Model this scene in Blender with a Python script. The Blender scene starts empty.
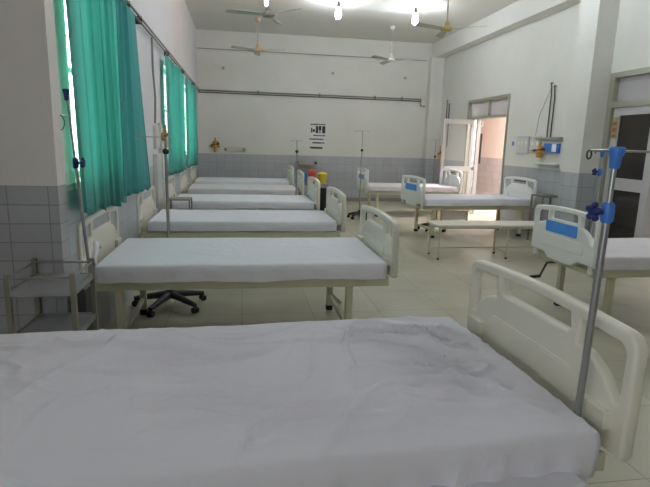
import bpy, bmesh, math, random
from mathutils import Vector, Matrix, noise
random.seed(7)
PI = math.pi
scene = bpy.context.scene
COL = scene.collection

# ------------------------------------------------------------------ materials
def nodes_of(name):
    m = bpy.data.materials.new(name); m.use_nodes = True
    nt = m.node_tree
    return m, nt, nt.nodes['Principled BSDF']

def mat(name, color, rough=.5, metal=0., vary=.0, scale=4., bump=0., bscale=40., spec=.5, trans=0.):
    m, nt, b = nodes_of(name)
    b.inputs['Roughness'].default_value = rough
    b.inputs['Metallic'].default_value = metal
    b.inputs['Specular IOR Level'].default_value = spec
    b.inputs['Transmission Weight'].default_value = trans
    tc = nt.nodes.new('ShaderNodeTexCoord')
    n = nt.nodes.new('ShaderNodeTexNoise'); n.inputs['Scale'].default_value = scale; n.inputs['Detail'].default_value = 5
    nt.links.new(tc.outputs['Object'], n.inputs['Vector'])
    r = nt.nodes.new('ShaderNodeMixRGB'); r.blend_type = 'MIX'
    c = color
    r.inputs[1].default_value = (c[0]*(1-vary), c[1]*(1-vary), c[2]*(1-vary), 1)
    r.inputs[2].default_value = (min(1, c[0]*(1+vary)), min(1, c[1]*(1+vary)), min(1, c[2]*(1+vary)), 1)
    nt.links.new(n.outputs['Fac'], r.inputs[0]); nt.links.new(r.outputs[0], b.inputs['Base Color'])
    if bump:
        n2 = nt.nodes.new('ShaderNodeTexNoise'); n2.inputs['Scale'].default_value = bscale; n2.inputs['Detail'].default_value = 4
        nt.links.new(tc.outputs['Object'], n2.inputs['Vector'])
        bp = nt.nodes.new('ShaderNodeBump'); bp.inputs['Strength'].default_value = bump; bp.inputs['Distance'].default_value = .01
        nt.links.new(n2.outputs['Fac'], bp.inputs['Height']); nt.links.new(bp.outputs[0], b.inputs['Normal'])
    return m

def emit(name, color, strength):
    m, nt, b = nodes_of(name)
    b.inputs['Base Color'].default_value = (*color, 1)
    b.inputs['Emission Color'].default_value = (*color, 1)
    b.inputs['Emission Strength'].default_value = strength
    return m

def wall_mat(name, paint, tile, tz, stain=.06, row=.2):
    """paint above height tz, stack-bonded glazed tiles below it (heights and courses in world metres)"""
    m, nt, b = nodes_of(name)
    N, L = nt.nodes.new, nt.links.new
    g = N('ShaderNodeNewGeometry'); s = N('ShaderNodeSeparateXYZ'); L(g.outputs['Position'], s.inputs[0])
    ns = N('ShaderNodeSeparateXYZ'); L(g.outputs['True Normal'], ns.inputs[0])
    ab = N('ShaderNodeMath'); ab.operation = 'ABSOLUTE'; L(ns.outputs['X'], ab.inputs[0])
    gt = N('ShaderNodeMath'); gt.operation = 'GREATER_THAN'; gt.inputs[1].default_value = .5; L(ab.outputs[0], gt.inputs[0])
    mx = N('ShaderNodeMix'); mx.data_type = 'FLOAT'
    L(gt.outputs[0], mx.inputs[0]); L(s.outputs['X'], mx.inputs[2]); L(s.outputs['Y'], mx.inputs[3])
    cb = N('ShaderNodeCombineXYZ'); L(mx.outputs[0], cb.inputs['X'])
    sub = N('ShaderNodeMath'); sub.operation = 'SUBTRACT'; sub.inputs[1].default_value = tz - 2.0; L(s.outputs['Z'], sub.inputs[0])
    L(sub.outputs[0], cb.inputs['Y'])
    br = N('ShaderNodeTexBrick'); br.offset = 0; br.squash = 1
    br.inputs['Scale'].default_value = 1; br.inputs['Brick Width'].default_value = .2; br.inputs['Row Height'].default_value = row
    br.inputs['Mortar Size'].default_value = .003; br.inputs['Mortar Smooth'].default_value = .2
    br.inputs['Color1'].default_value = (*[c*.95 for c in tile], 1); br.inputs['Color2'].default_value = (*[min(1, c*1.05) for c in tile], 1)
    br.inputs['Mortar'].default_value = (*[c*.6 for c in tile], 1)
    L(cb.outputs[0], br.inputs['Vector'])
    n = N('ShaderNodeTexNoise'); n.inputs['Scale'].default_value = 1.3; n.inputs['Detail'].default_value = 8; n.inputs['Roughness'].default_value = .65
    L(g.outputs['Position'], n.inputs['Vector'])
    pm = N('ShaderNodeMixRGB'); pm.inputs[1].default_value = (*[c*(1-2.2*stain) for c in paint], 1); pm.inputs[2].default_value = (*[min(1, c*(1+stain)) for c in paint], 1)
    L(n.outputs['Fac'], pm.inputs[0])
    lt = N('ShaderNodeMath'); lt.operation = 'LESS_THAN'; lt.inputs[1].default_value = tz; L(s.outputs['Z'], lt.inputs[0])
    fm = N('ShaderNodeMixRGB'); L(lt.outputs[0], fm.inputs[0]); L(pm.outputs[0], fm.inputs[1]); L(br.outputs['Color'], fm.inputs[2])
    L(fm.outputs[0], b.inputs['Base Color'])
    rm = N('ShaderNodeMix'); rm.data_type = 'FLOAT'; rm.inputs[2].default_value = .75; rm.inputs[3].default_value = .28
    L(lt.outputs[0], rm.inputs[0]); L(rm.outputs[0], b.inputs['Roughness'])
    return m

def floor_mat():
    m, nt, b = nodes_of('floor_slabs')
    N, L = nt.nodes.new, nt.links.new
    g = N('ShaderNodeNewGeometry')
    br = N('ShaderNodeTexBrick'); br.offset = 0
    br.inputs['Scale'].default_value = 1; br.inputs['Brick Width'].default_value = .6; br.inputs['Row Height'].default_value = .6
    br.inputs['Mortar Size'].default_value = .004; br.inputs['Mortar Smooth'].default_value = .3
    br.inputs['Color1'].default_value = (*[c*.95 for c in FLOORC], 1); br.inputs['Color2'].default_value = (*[c*1.05 for c in FLOORC], 1)
    br.inputs['Mortar'].default_value = (*[c*.62 for c in FLOORC], 1)
    L(g.outputs['Position'], br.inputs['Vector'])
    n = N('ShaderNodeTexNoise'); n.inputs['Scale'].default_value = 1.7; n.inputs['Detail'].default_value = 8
    L(g.outputs['Position'], n.inputs['Vector'])
    cr = N('ShaderNodeValToRGB'); cr.color_ramp.elements[0].position = .3; cr.color_ramp.elements[0].color = (.8, .79, .77, 1); cr.color_ramp.elements[1].position = .7
    L(n.outputs['Fac'], cr.inputs[0])
    mu = N('ShaderNodeMixRGB'); mu.blend_type = 'MULTIPLY'; mu.inputs[0].default_value = 1
    L(br.outputs['Color'], mu.inputs[1]); L(cr.outputs[0], mu.inputs[2]); L(mu.outputs[0], b.inputs['Base Color'])
    b.inputs['Roughness'].default_value = .33
    return m

FLOORC = (.50, .48, .375)
PAINT = (.74, .74, .69)
M = {}
TZ = 1.125
M['paint'] = wall_mat('wall_paint_over_dado', PAINT, (.42, .44, .47), TZ)
M['paint_left'] = wall_mat('window_wall_paint_over_dado', (.70, .70, .72), (.42, .44, .47), TZ)
M['column'] = wall_mat('column_paint_over_dado', (.74, .70, .66), (.38, .38, .40), 1.19, .03, .1)
M['pink'] = wall_mat('corridor_pink_paint_over_dado', (.78, .66, .61), (.50, .45, .46), 1.15, .03)
M['floor'] = floor_mat()
M['ceiling'] = mat('ceiling_whitewash', (.76, .75, .71), .85, vary=.05, scale=.8)
M['beam'] = mat('beam_whitewash', (.74, .735, .69), .8, vary=.05, scale=1.5)
M['jamb'] = mat('pale_green_window_paint', (.52, .78, .58), .5, vary=.05)
M['plastic'] = mat('cream_moulded_plastic', (.75, .72, .62), .33, vary=.03, scale=8)
M['plastic_white'] = mat('white_moulded_plastic', (.84, .85, .83), .33, vary=.03, scale=8)
M['steel_cream'] = mat('cream_enamelled_steel', (.62, .60, .44), .35, vary=.08, scale=14)
M['grey_steel'] = mat('worn_grey_painted_steel', (.25, .235, .20), .45, .3, vary=.25, scale=20)
M['shelf'] = mat('steel_shelf_sheet', (.42, .42, .43), .35, .7, vary=.15, scale=9)
M['chrome'] = mat('stainless_tube', (.38, .38, .38), .33, .9)
M['alu'] = mat('aluminium_section', (.42, .41, .34), .4, .5, vary=.05)
M['doorwhite'] = mat('white_door_enamel', (.50, .49, .50), .4, vary=.04)
M['black'] = mat('black_plastic', (.015, .015, .017), .4)
M['rubber'] = mat('dark_rubber', (.02, .02, .02), .7)
M['blue'] = mat('blue_plastic', (.05, .19, .62), .35)
M['plate_blue'] = mat('blue_name_plate', (.08, .32, .85), .4)
M['navy'] = mat('navy_plastic', (.015, .025, .16), .4)
M['yellow'] = mat('yellow_plastic', (.72, .58, .04), .4)
M['red'] = mat('red_plastic', (.55, .09, .06), .4)
M['orange'] = mat('orange_brass_fitting', (.62, .30, .06), .35, .3, vary=.2, scale=60)
M['sticker'] = mat('faded_yellow_sticker', (.42, .36, .12), .6)
M['sticker_red'] = mat('faded_red_print', (.30, .12, .10), .6)
M['brown'] = mat('varnished_board', (.38, .25, .12), .4, vary=.2, scale=12)
M['pipe'] = mat('dull_grey_conduit', (.27, .25, .22), .5, .2, vary=.15, scale=6)
M['pipe_dark'] = mat('dark_copper_pipe', (.08, .07, .065), .4, .5)
M['fan'] = mat('cream_fan_enamel', (.42, .41, .35), .4, vary=.05)
M['fan_white'] = mat('white_fan_enamel', (.72, .72, .70), .4, vary=.05)
M['brass'] = mat('brass_fan_hub', (.45, .38, .16), .35, .5)
M['fan_orange'] = mat('tan_fan_hub', (.62, .45, .28), .4)
M['cover'] = mat('switch_board_plastic', (.60, .60, .57), .4, vary=.02)
M['paper'] = mat('notice_paper', (.72, .72, .68), .8)
M['ink'] = mat('black_print', (.03, .03, .03), .7)
M['mattress'] = mat('mattress_cover', (.45, .42, .44), .7)

def sheet_mat(name, c, bump=.25):
    m = mat(name, c, .85, vary=.035, scale=3, bump=bump, bscale=14, spec=.2)
    nt = m.node_tree; bp = next(n for n in nt.nodes if n.type == 'BUMP'); bp.inputs['Distance'].default_value = .02
    n2 = bp.inputs['Height'].links[0].from_node; n2.inputs['Scale'].default_value = 5; n2.inputs['Distortion'].default_value = 1.6; n2.inputs['Detail'].default_value = 6
    return m
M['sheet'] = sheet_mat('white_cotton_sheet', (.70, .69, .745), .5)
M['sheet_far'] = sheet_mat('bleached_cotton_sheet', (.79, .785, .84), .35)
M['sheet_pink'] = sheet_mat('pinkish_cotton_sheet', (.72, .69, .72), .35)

def curtain_mat(name, c, tr):
    m, nt, b = nodes_of(name)
    N, L = nt.nodes.new, nt.links.new
    b.inputs['Base Color'].default_value = (*c, 1); b.inputs['Roughness'].default_value = .8
    b.inputs['Specular IOR Level'].default_value = .2
    t = N('ShaderNodeBsdfTranslucent'); t.inputs['Color'].default_value = (*[min(1, x*1.25) for x in c], 1)
    mx = N('ShaderNodeMixShader'); mx.inputs[0].default_value = tr
    g = N('ShaderNodeNewGeometry')
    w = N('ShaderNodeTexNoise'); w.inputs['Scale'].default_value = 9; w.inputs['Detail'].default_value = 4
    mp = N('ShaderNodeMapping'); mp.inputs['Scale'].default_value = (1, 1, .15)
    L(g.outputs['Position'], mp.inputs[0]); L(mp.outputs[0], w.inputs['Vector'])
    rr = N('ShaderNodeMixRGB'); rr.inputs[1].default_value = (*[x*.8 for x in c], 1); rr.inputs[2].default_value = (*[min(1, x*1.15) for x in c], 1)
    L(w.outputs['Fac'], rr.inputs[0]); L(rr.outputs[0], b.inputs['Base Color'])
    L(b.outputs[0], mx.inputs[1]); L(t.outputs[0], mx.inputs[2]); L(mx.outputs[0], nt.nodes['Material Output'].inputs['Surface'])
    return m
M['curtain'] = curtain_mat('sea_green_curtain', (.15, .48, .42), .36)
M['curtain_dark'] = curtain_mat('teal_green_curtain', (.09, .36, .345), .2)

def glass_mat(name, tint, fac):
    m, nt, b = nodes_of(name)
    N, L = nt.nodes.new, nt.links.new
    b.inputs['Base Color'].default_value = (*tint, 1); b.inputs['Roughness'].default_value = .08
    t = N('ShaderNodeBsdfTransparent'); mx = N('ShaderNodeMixShader'); mx.inputs[0].default_value = fac
    L(t.outputs[0], mx.inputs[1]); L(b.outputs[0], mx.inputs[2]); L(mx.outputs[0], nt.nodes['Material Output'].inputs['Surface'])
    return m
M['glass'] = glass_mat('clear_pane', (.75, .78, .8), .1)
M['frosted'] = glass_mat('dusty_pane', (.52, .52, .53), .75)
M['pane_gloom'] = glass_mat('pane_painted_gloom', (.012, .012, .013), .8)  # near-black colour stands in for the unlit room behind the glass

# ------------------------------------------------------------------ mesh helpers
class MB:
    def __init__(s): s.bm = bmesh.new()
    def box(s, x0, x1, y0, y1, z0, z1):
        v = [s.bm.verts.new(p) for p in ((x0,y0,z0),(x1,y0,z0),(x1,y1,z0),(x0,y1,z0),(x0,y0,z1),(x1,y0,z1),(x1,y1,z1),(x0,y1,z1))]
        for f in ((0,3,2,1),(4,5,6,7),(0,1,5,4),(1,2,6,5),(2,3,7,6),(3,0,4,7)): s.bm.faces.new([v[i] for i in f])
        return s
    def tube(s, pts, r, n=12, cap=True):
        pts = [Vector(p) for p in pts]; rings = []
        up = None
        for i, p in enumerate(pts):
            if i == 0: d = pts[1]-p
            elif i == len(pts)-1: d = p-pts[i-1]
            else: d = (pts[i+1]-p).normalized() + (p-pts[i-1]).normalized()
            d.normalize()
            if up is None: up = d.orthogonal().normalized()
            up = (up - d*up.dot(d)).normalized(); w = d.cross(up)
            rad = r[i] if isinstance(r, (list, tuple)) else r
            rings.append([s.bm.verts.new(p + (up*math.cos(a)+w*math.sin(a))*rad) for a in [2*PI*k/n for k in range(n)]])
        for a, b in zip(rings, rings[1:]):
            for k in range(n): s.bm.faces.new((a[k], a[(k+1) % n], b[(k+1) % n], b[k]))
        if cap: s.bm.faces.new(rings[0][::-1]); s.bm.faces.new(rings[-1])
        return s
    def bar(s, a, b, w, h):
        """rectangular bar from a to b"""
        a, b = Vector(a), Vector(b); d = (b-a).normalized()
        up = Vector((0,0,1)) if abs(d.z) < .9 else Vector((0,1,0))
        sd = d.cross(up).normalized(); up = sd.cross(d)
        vs = [[s.bm.verts.new(p + sd*i*w/2 + up*j*h/2) for i, j in ((-1,-1),(1,-1),(1,1),(-1,1))] for p in (a, b)]
        s.bm.faces.new(vs[0][::-1]); s.bm.faces.new(vs[1])
        for k in range(4): s.bm.faces.new((vs[0][k], vs[0][(k+1)%4], vs[1][(k+1)%4], vs[1][k]))
        return s
    def lathe(s, prof, c=(0,0,0), n=24):
        rings = [[s.bm.verts.new((c[0]+r*math.cos(2*PI*k/n), c[1]+r*math.sin(2*PI*k/n), c[2]+z)) for k in range(n)] for r, z in prof]
        for a, b in zip(rings, rings[1:]):
            for k in range(n): s.bm.faces.new((a[k], a[(k+1)%n], b[(k+1)%n], b[k]))
        s.bm.faces.new(rings[0][::-1]); s.bm.faces.new(rings[-1])
        return s
    def ball(s, c, r, sx=1, sy=1, sz=1):
        bmesh.ops.create_uvsphere(s.bm, u_segments=16, v_segments=10, radius=r, matrix=Matrix.Translation(c) @ Matrix.Diagonal((sx, sy, sz, 1)))
        return s
    def prism(s, pts, axis, a, b):
        """polygon pts (2-D) extruded along axis between a and b"""
        def P(u, v, w): return {'x': (w, u, v), 'y': (u, w, v), 'z': (u, v, w)}[axis]
        A = [s.bm.verts.new(P(u, v, a)) for u, v in pts]; B = [s.bm.verts.new(P(u, v, b)) for u, v in pts]
        s.bm.faces.new(A[::-1]); s.bm.faces.new(B)
        for k in range(len(pts)): j = (k+1) % len(pts); s.bm.faces.new((A[k], A[j], B[j], B[k]))
        return s
    def build(s, name, m, parent=None, bevel=0, smooth=True, seg=2, loc=None):
        bmesh.ops.recalc_face_normals(s.bm, faces=s.bm.faces[:])
        me = bpy.data.meshes.new(name); s.bm.to_mesh(me); s.bm.free()
        o = bpy.data.objects.new(name, me); COL.objects.link(o)
        me.materials.append(m)
        if smooth:
            for p in me.polygons: p.use_smooth = True
            me.set_sharp_from_angle(angle=math.radians(35))
        if bevel:
            bv = o.modifiers.new('bevel', 'BEVEL'); bv.width = bevel; bv.segments = seg; bv.limit_method = 'ANGLE'; bv.angle_limit = math.radians(40)
            bv.harden_normals = False
        if parent: o.parent = parent
        if loc: o.location = loc
        return o

def tag(o, label=None, cat=None, group=None, kind=None):
    if label: o['label'] = label
    if cat: o['category'] = cat
    if group: o['group'] = group
    if kind: o['kind'] = kind
    return o
def empty(name, loc=(0,0,0), rz=0):
    o = bpy.data.objects.new(name, None); COL.objects.link(o); o.location = loc; o.rotation_euler.z = rz
    o.empty_display_size = .1
    return o
def copy_tree(o, kids, parent=None):
    c = o.copy(); COL.objects.link(c)
    if parent: c.parent = parent
    for ch in kids.get(o.name, []): copy_tree(ch, kids, c)
    return c
def kids_of(root):
    k = {}
    for o in list(COL.objects):
        if o.parent: k.setdefault(o.parent.name, []).append(o)
    return k
def S(name, mb, m, **kw):
    o = mb.build(name, m, smooth=False, **kw); o['kind'] = 'structure'; return o

# ------------------------------------------------------------------ room (x right, y into the ward, z up)
XL, XR, XRN, D, HC, YN = -1.02, 4.98, 5.03, 12.9, 3.95, -4.5
S('floor', MB().box(-2.7, 5.3, YN-.2, D+.2, -.1, 0), M['floor'])
S('ceiling', MB().box(-2.7, 5.3, YN-.2, D+.2, HC, HC+.1), M['ceiling'])

def wall_with_openings(name, axis, pos0, pos1, u0, u1, z0, z1, holes, m):
    """wall slab between pos0 and pos1 on its thickness axis; holes = (u0,u1,z0,z1)"""
    us = sorted({u0, u1, *[h[0] for h in holes], *[h[1] for h in holes]})
    zs = sorted({z0, z1, *[h[2] for h in holes], *[h[3] for h in holes]})
    mb = MB(); bm = mb.bm
    inh = lambda a, b: any(h[0] < a < h[1] and h[2] < b < h[3] for h in holes)
    P = lambda p, u, z: (p, u, z) if axis == 'x' else (u, p, z)
    V = {}
    def vert(p, u, z):
        k = (p, u, z)
        if k not in V: V[k] = bm.verts.new(P(p, u, z))
        return V[k]
    nu, nz = len(us)-1, len(zs)-1
    solid = lambda i, j: 0 <= i < nu and 0 <= j < nz and not inh((us[i]+us[i+1])/2, (zs[j]+zs[j+1])/2)
    for i in range(nu):
        for j in range(nz):
            if not solid(i, j): continue
            a, b, c, d = us[i], us[i+1], zs[j], zs[j+1]
            for p in (pos0, pos1): bm.faces.new([vert(p, a, c), vert(p, b, c), vert(p, b, d), vert(p, a, d)])
            if not solid(i-1, j): bm.faces.new([vert(pos0, a, c), vert(pos1, a, c), vert(pos1, a, d), vert(pos0, a, d)])
            if not solid(i+1, j): bm.faces.new([vert(pos0, b, c), vert(pos1, b, c), vert(pos1, b, d), vert(pos0, b, d)])
            if not solid(i, j-1): bm.faces.new([vert(pos0, a, c), vert(pos1, a, c), vert(pos1, b, c), vert(pos0, b, c)])
            if not solid(i, j+1): bm.faces.new([vert(pos0, a, d), vert(pos1, a, d), vert(pos1, b, d), vert(pos0, b, d)])
    return S(name, mb, m)

WIN = [(3.34, 5.3, 1.17, 2.46), (7.4, 9.3, 1.17, 2.42), (9.65, 11.3, 1.17, 2.42)]
wall_with_openings('wall_left', 'x', XL-.25, XL, 3.0, D, 0, HC, WIN, M['paint_left'])
S('wall_left_column', MB().box(-2.4, -.95, 2.87, 3.0, 0, HC), M['column'])
wall_with_openings('wall_left_near', 'x', -2.6, -2.4, YN, 3.0, 0, HC, [(-3.4, -.8, 1.1, 2.5)], M['paint_left'])  # opening for the window added behind the camera
S('wall_back', MB().box(-1.25, 5.3, D, D+.2, 0, HC), M['paint'])
wall_with_openings('wall_behind_camera', 'y', YN-.2, YN, -2.6, 5.3, 0, HC, [], M['paint'])
DY0, DY1 = 9.25, 11.05     # corridor door in the right wall
wall_with_openings('wall_right', 'x', XR, XR+.22, 7.0, D, 0, HC, [(DY0, DY1, 0, 2.45)], M['paint'])
RY0, RY1 = 3.6, 6.62
wall_with_openings('wall_right_near', 'x', XRN, XRN+.2, YN, 7.0, 0, HC, [(RY0, RY1, 0, 2.49)], M['paint'])
S('wall_right_pilaster', MB().box(4.735, XR+.1, 6.65, 7.08, 0, HC), M['paint'])
S('trim_1', MB().box(4.735, XR, 7.08, D, 3.60, HC), M['beam'])         # beam along the right wall
S('trim_2', MB().box(XL, 4.735, D-.035, D, 3.54, HC), M['paint'])      # shallow beam over the back wall
S('trim_3', MB().box(4.66, XR, D-.22, D, 0, 3.60), M['paint'])          # corner pier
S('shade_strip_back', MB().box(XL, 4.66, D-.015, D, 0, .09), M['pipe'])  # dark strip for the shade along the foot of the back wall

# corridor behind the door and the dim room behind the right hand doors
wall_with_openings('wall_corridor_far', 'x', 7.3, 7.4, 7.2, 17.5, 0, 3.2, [(15.3, 15.9, .2, .9)], M['pink'])
S('wall_corridor_near', MB().box(5.2, 7.4, 7.1, 7.2, 0, 3.2), M['pink'])
S('wall_corridor_end', MB().box(5.2, 7.4, 17.5, 17.6, 0, 3.2), M['pink'])
S('wall_corridor_side', MB().box(5.2, 5.3, D+.2, 17.5, 0, 3.2), M['pink'])
S('floor_corridor', MB().box(5.3, 7.4, 7.2, 17.5, -.1, 0), M['floor'])
S('ceiling_corridor', MB().box(5.2, 7.4, 7.1, 17.6, 3.2, 3.3), M['ceiling'])
S('floor_side_room', MB().box(5.3, 8.2, 2.9, 7.1, -.1, 0), M['floor'])
S('ceiling_side_room', MB().box(5.2, 8.2, 2.9, 7.1, 3.2, 3.3), M['ceiling'])
S('wall_side_room', MB().box(8.2, 8.3, 2.9, 7.1, 0, 3.2), M['column'])
S('wall_side_room_end', MB().box(5.2, 8.3, 2.8, 2.9, 0, 3.2), M['column'])

# ------------------------------------------------------------------ windows
def window(idx, y0, y1, z0, z1, xg, m=None, mull=3, rails=(.55,), grille=True):
    m = m or M['jamb']
    e = MB(); t = .045
    e.box(xg-.03, xg+.03, y0, y0+t, z0, z1).box(xg-.03, xg+.03, y1-t, y1, z0, z1)
    e.box(xg-.03, xg+.03, y0+t, y1-t, z0, z0+t).box(xg-.03, xg+.03, y0+t, y1-t, z1-t, z1)
    for k in range(1, mull): yy = y0+(y1-y0)*k/mull; e.box(xg-.025, xg+.025, yy-.02, yy+.02, z0+t, z1-t)
    for q in rails: zz = z0+(z1-z0)*q; e.box(xg-.02, xg+.02, y0+t, y1-t, zz-.015, zz+.015)
    fr = S('window_%d' % idx, e, m)
    g = MB(); g.box(xg-.004, xg+.004, y0+t, y1-t, z0+t, z1-t)
    o = g.build('window_pane', M['glass'], fr)
    if grille:
        b = MB(); n = int((y1-y0)/.13)
        for k in range(1, n): yy = y0+(y1-y0)*k/n; b.tube([(xg-.06, yy, z0), (xg-.06, yy, z1)], .006, 6)
        for k in range(1, 8): zz = z0+(z1-z0)*k/8; b.tube([(xg-.06, y0, zz), (xg-.06, y1, zz)], .005, 6)
        b.build('window_grille', M['pipe_dark'], fr)
    return fr
for i, (a, b, c, d) in enumerate(WIN): window(i+1, a, b, c, d, XL-.12)
window(4, -3.4, -.8, 1.1, 2.5, -2.5, M['alu'])  # unseen window added behind the camera to light the near end
# green painted jamb strip between pier and first window
S('trim_4', MB().box(XL, XL+.02, 3.0, 3.34, 1.17, 2.46), M['jamb'])
S('trim_5', MB().box(XL, XL+.02, 3.34, 5.3, 1.13, 1.17), M['jamb'])

# ------------------------------------------------------------------ curtains
def curtain(name, y0, y1, ztop, zb0, zb1, folds, amp, m, label, seed, xc=-.945, flare=0, lean=0):
    nu, nv = int(folds*16), 26
    bm = bmesh.new(); rows = []
    rnd = random.Random(seed); ph = [rnd.uniform(0, 6) for _ in range(4)]
    for j in range(nv+1):
        v = j/nv; row = []
        for i in range(nu+1):
            u = i/nu
            zb = zb0+(zb1-zb0)*u + .012*math.sin(u*23+ph[0])
            z = ztop+(zb-ztop)*v
            w = u*folds*2*PI + .7*math.sin(u*5+ph[1]) + .25*v*math.sin(u*9+ph[2])
            a = amp*(.55+.45*math.sin(u*7+ph[3]))*(.7+.3*v)
            x = xc + a*math.sin(w) + .4*a*math.sin(2.3*w+ph[2]+v)
            yy = y0+(y1-y0+flare*v)*u + lean*(1-v)*(1-u) + .03*math.cos(w+.6)*(1 if 0 < i < nu else 0) + .05*v*(u-.3)*.3
            row.append(bm.verts.new((x, yy, z)))
        rows.append(row)
    for a, b in zip(rows, rows[1:]):
        for i in range(nu): bm.faces.new((a[i], a[i+1], b[i+1], b[i]))
    me = bpy.data.meshes.new(name); bm.to_mesh(me); bm.free(); me.materials.append(m)
    for p in me.polygons: p.use_smooth = True
    o = bpy.data.objects.new(name, me); COL.objects.link(o)
    tag(o, label, 'curtain', 'green window curtains')
    so = o.modifiers.new('thick', 'SOLIDIFY'); so.thickness = .002
    return o
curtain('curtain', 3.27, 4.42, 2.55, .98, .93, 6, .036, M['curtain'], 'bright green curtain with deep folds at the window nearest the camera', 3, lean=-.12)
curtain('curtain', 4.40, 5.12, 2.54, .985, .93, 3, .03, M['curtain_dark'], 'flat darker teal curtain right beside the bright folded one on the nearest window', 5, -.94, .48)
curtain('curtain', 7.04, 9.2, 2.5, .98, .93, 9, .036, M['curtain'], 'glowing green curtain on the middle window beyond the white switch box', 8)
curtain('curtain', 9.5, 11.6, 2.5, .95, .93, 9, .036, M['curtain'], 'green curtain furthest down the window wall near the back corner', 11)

# ------------------------------------------------------------------ conduits
o = MB().tube([(-.965, 3.1, 2.60), (-.965, D-.02, 2.60)], .011, 8).build('conduit_pipe', M['pipe']); tag(o, 'upper grey conduit running along the window wall above the green curtains', 'pipe')
mb = MB().tube([(-.965, 3.1, 2.555), (-.965, D-.02, 2.555)], .009, 8)
for y in (5.0, 5.55, 7.5, 9.4, 11.4): mb.box(-1.02, -.955, y-.008, y+.008, 2.54, 2.615)
o = mb.build('curtain_rod', M['pipe_dark']); tag(o, 'long dark rod just under the conduit, carrying the green curtains', 'curtain rod')
mb = MB().tube([(XL+.02, D-.03, 2.60), (4.5, D-.03, 2.60), (4.5, D-.03, 2.44), (4.62, D-.03, 2.43)], .017, 8)
for x in (.4, 1.9, 3.3, 4.0): mb.box(x-.02, x+.02, D-.055, D, 2.565, 2.635)
o = mb.build('conduit_pipe', M['pipe']); tag(o, 'grey conduit across the back wall that steps down at its right end', 'pipe')
o = MB().tube([(XL+.02, D-.03, 2.55), (4.48, D-.03, 2.55)], .010, 8).build('conduit_pipe', M['pipe_dark']); tag(o, 'thin dark pipe running just beneath the conduit on the back wall', 'pipe')
o = MB().tube([(XL, D-.05, 3.535), (4.6, D-.05, 3.535)], .007, 6).build('beam_edge_stripe', M['pipe']); tag(o, 'thin grey cable high across the back wall behind the ceiling fans', 'stripe')  # thin grey tube along the lower edge of the back beam
o = MB().tube([(-.97, 6.2, 2.54), (-.97, 6.2, 2.2), (-.965, 6.27, 1.9), (-.97, 6.22, 1.62)], .012, 8).build('conduit_pipe', M['pipe']); tag(o, 'vertical conduit dropping to the white switch box on the window wall', 'pipe')

# ------------------------------------------------------------------ hospital bed
def rrect(y0, y1, z0, z1, r, n=5):
    """rounded rectangle, r = radii at (y0z0, y1z0, y1z1, y0z1)"""
    if not isinstance(r, (list, tuple)): r = [r]*4
    pts = []
    for (cy, cz, sy, sz, a0), rr in zip(((y0,z0,1,1,PI),(y1,z0,-1,1,1.5*PI),(y1,z1,-1,-1,0),(y0,z1,1,-1,.5*PI)), r):
        for k in range(n+1):
            a = a0+k/n*PI/2; pts.append((cy+sy*rr+rr*math.cos(a), cz+sz*rr+rr*math.sin(a)))
    return pts
def plate_from_outline(name, outer, holes, thick, rnd, m, parent):
    """flat plastic board in the y-z plane with holes, rounded edges"""
    cu = bpy.data.curves.new('tmp', 'CURVE'); cu.dimensions = '2D'; cu.fill_mode = 'BOTH'
    cu.extrude = thick/2-rnd; cu.bevel_depth = rnd; cu.bevel_resolution = 2; cu.offset = -rnd
    for pts in [outer]+holes:
        sp = cu.splines.new('POLY'); sp.points.add(len(pts)-1); sp.use_cyclic_u = True
        for p, q in zip(sp.points, pts): p.co = (q[0], q[1], 0, 1)
    t = bpy.data.objects.new('tmp', cu); COL.objects.link(t)
    dg = bpy.context.evaluated_depsgraph_get(); dg.update()
    me = bpy.data.meshes.new_from_object(t.evaluated_get(dg)); me.name = name
    COL.objects.unlink(t); bpy.data.objects.remove(t); bpy.data.curves.remove(cu)
    me.transform(Matrix(((0,0,1,0),(1,0,0,0),(0,1,0,0),(0,0,0,1))))
    me.materials.clear(); me.materials.append(m)
    for p in me.polygons: p.use_smooth = True; p.material_index = 0
    me.set_sharp_from_angle(angle=math.radians(40))
    o = bpy.data.objects.new(name, me); COL.objects.link(o); o.parent = parent
    return o
W = 1.04      # board width
def board_outline():
    h = W/2
    top = []
    for k in range(17):                       # gently arched top rail, rounded shoulders
        y = -h+.05+(W-.1)*k/16; top.append((y, .925+.02*(1-(y/(h-.05))**2)))
    pts = [(-h+.012, .525), (-h, .54), (-h, .87), (-h+.008, .9), (-h+.025, .918)]
    pts += top
    pts += [(h-.025, .918), (h-.008, .9), (h, .87), (h, .54), (h-.012, .525), (h-.05, .525), (h-.2, .525), (h-.27, .475), (-h+.27, .475), (-h+.2, .525), (-h+.05, .525)]
    return pts[::-1]
def hump(y):                                   # top edge of the solid panel
    a = abs(y)
    if a < .26: return .825
    t = min(1, (a-.26)/(.44-.26))
    return .81-.10*(1-math.sqrt(max(0, 1-t*t)))-.02*t
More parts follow.
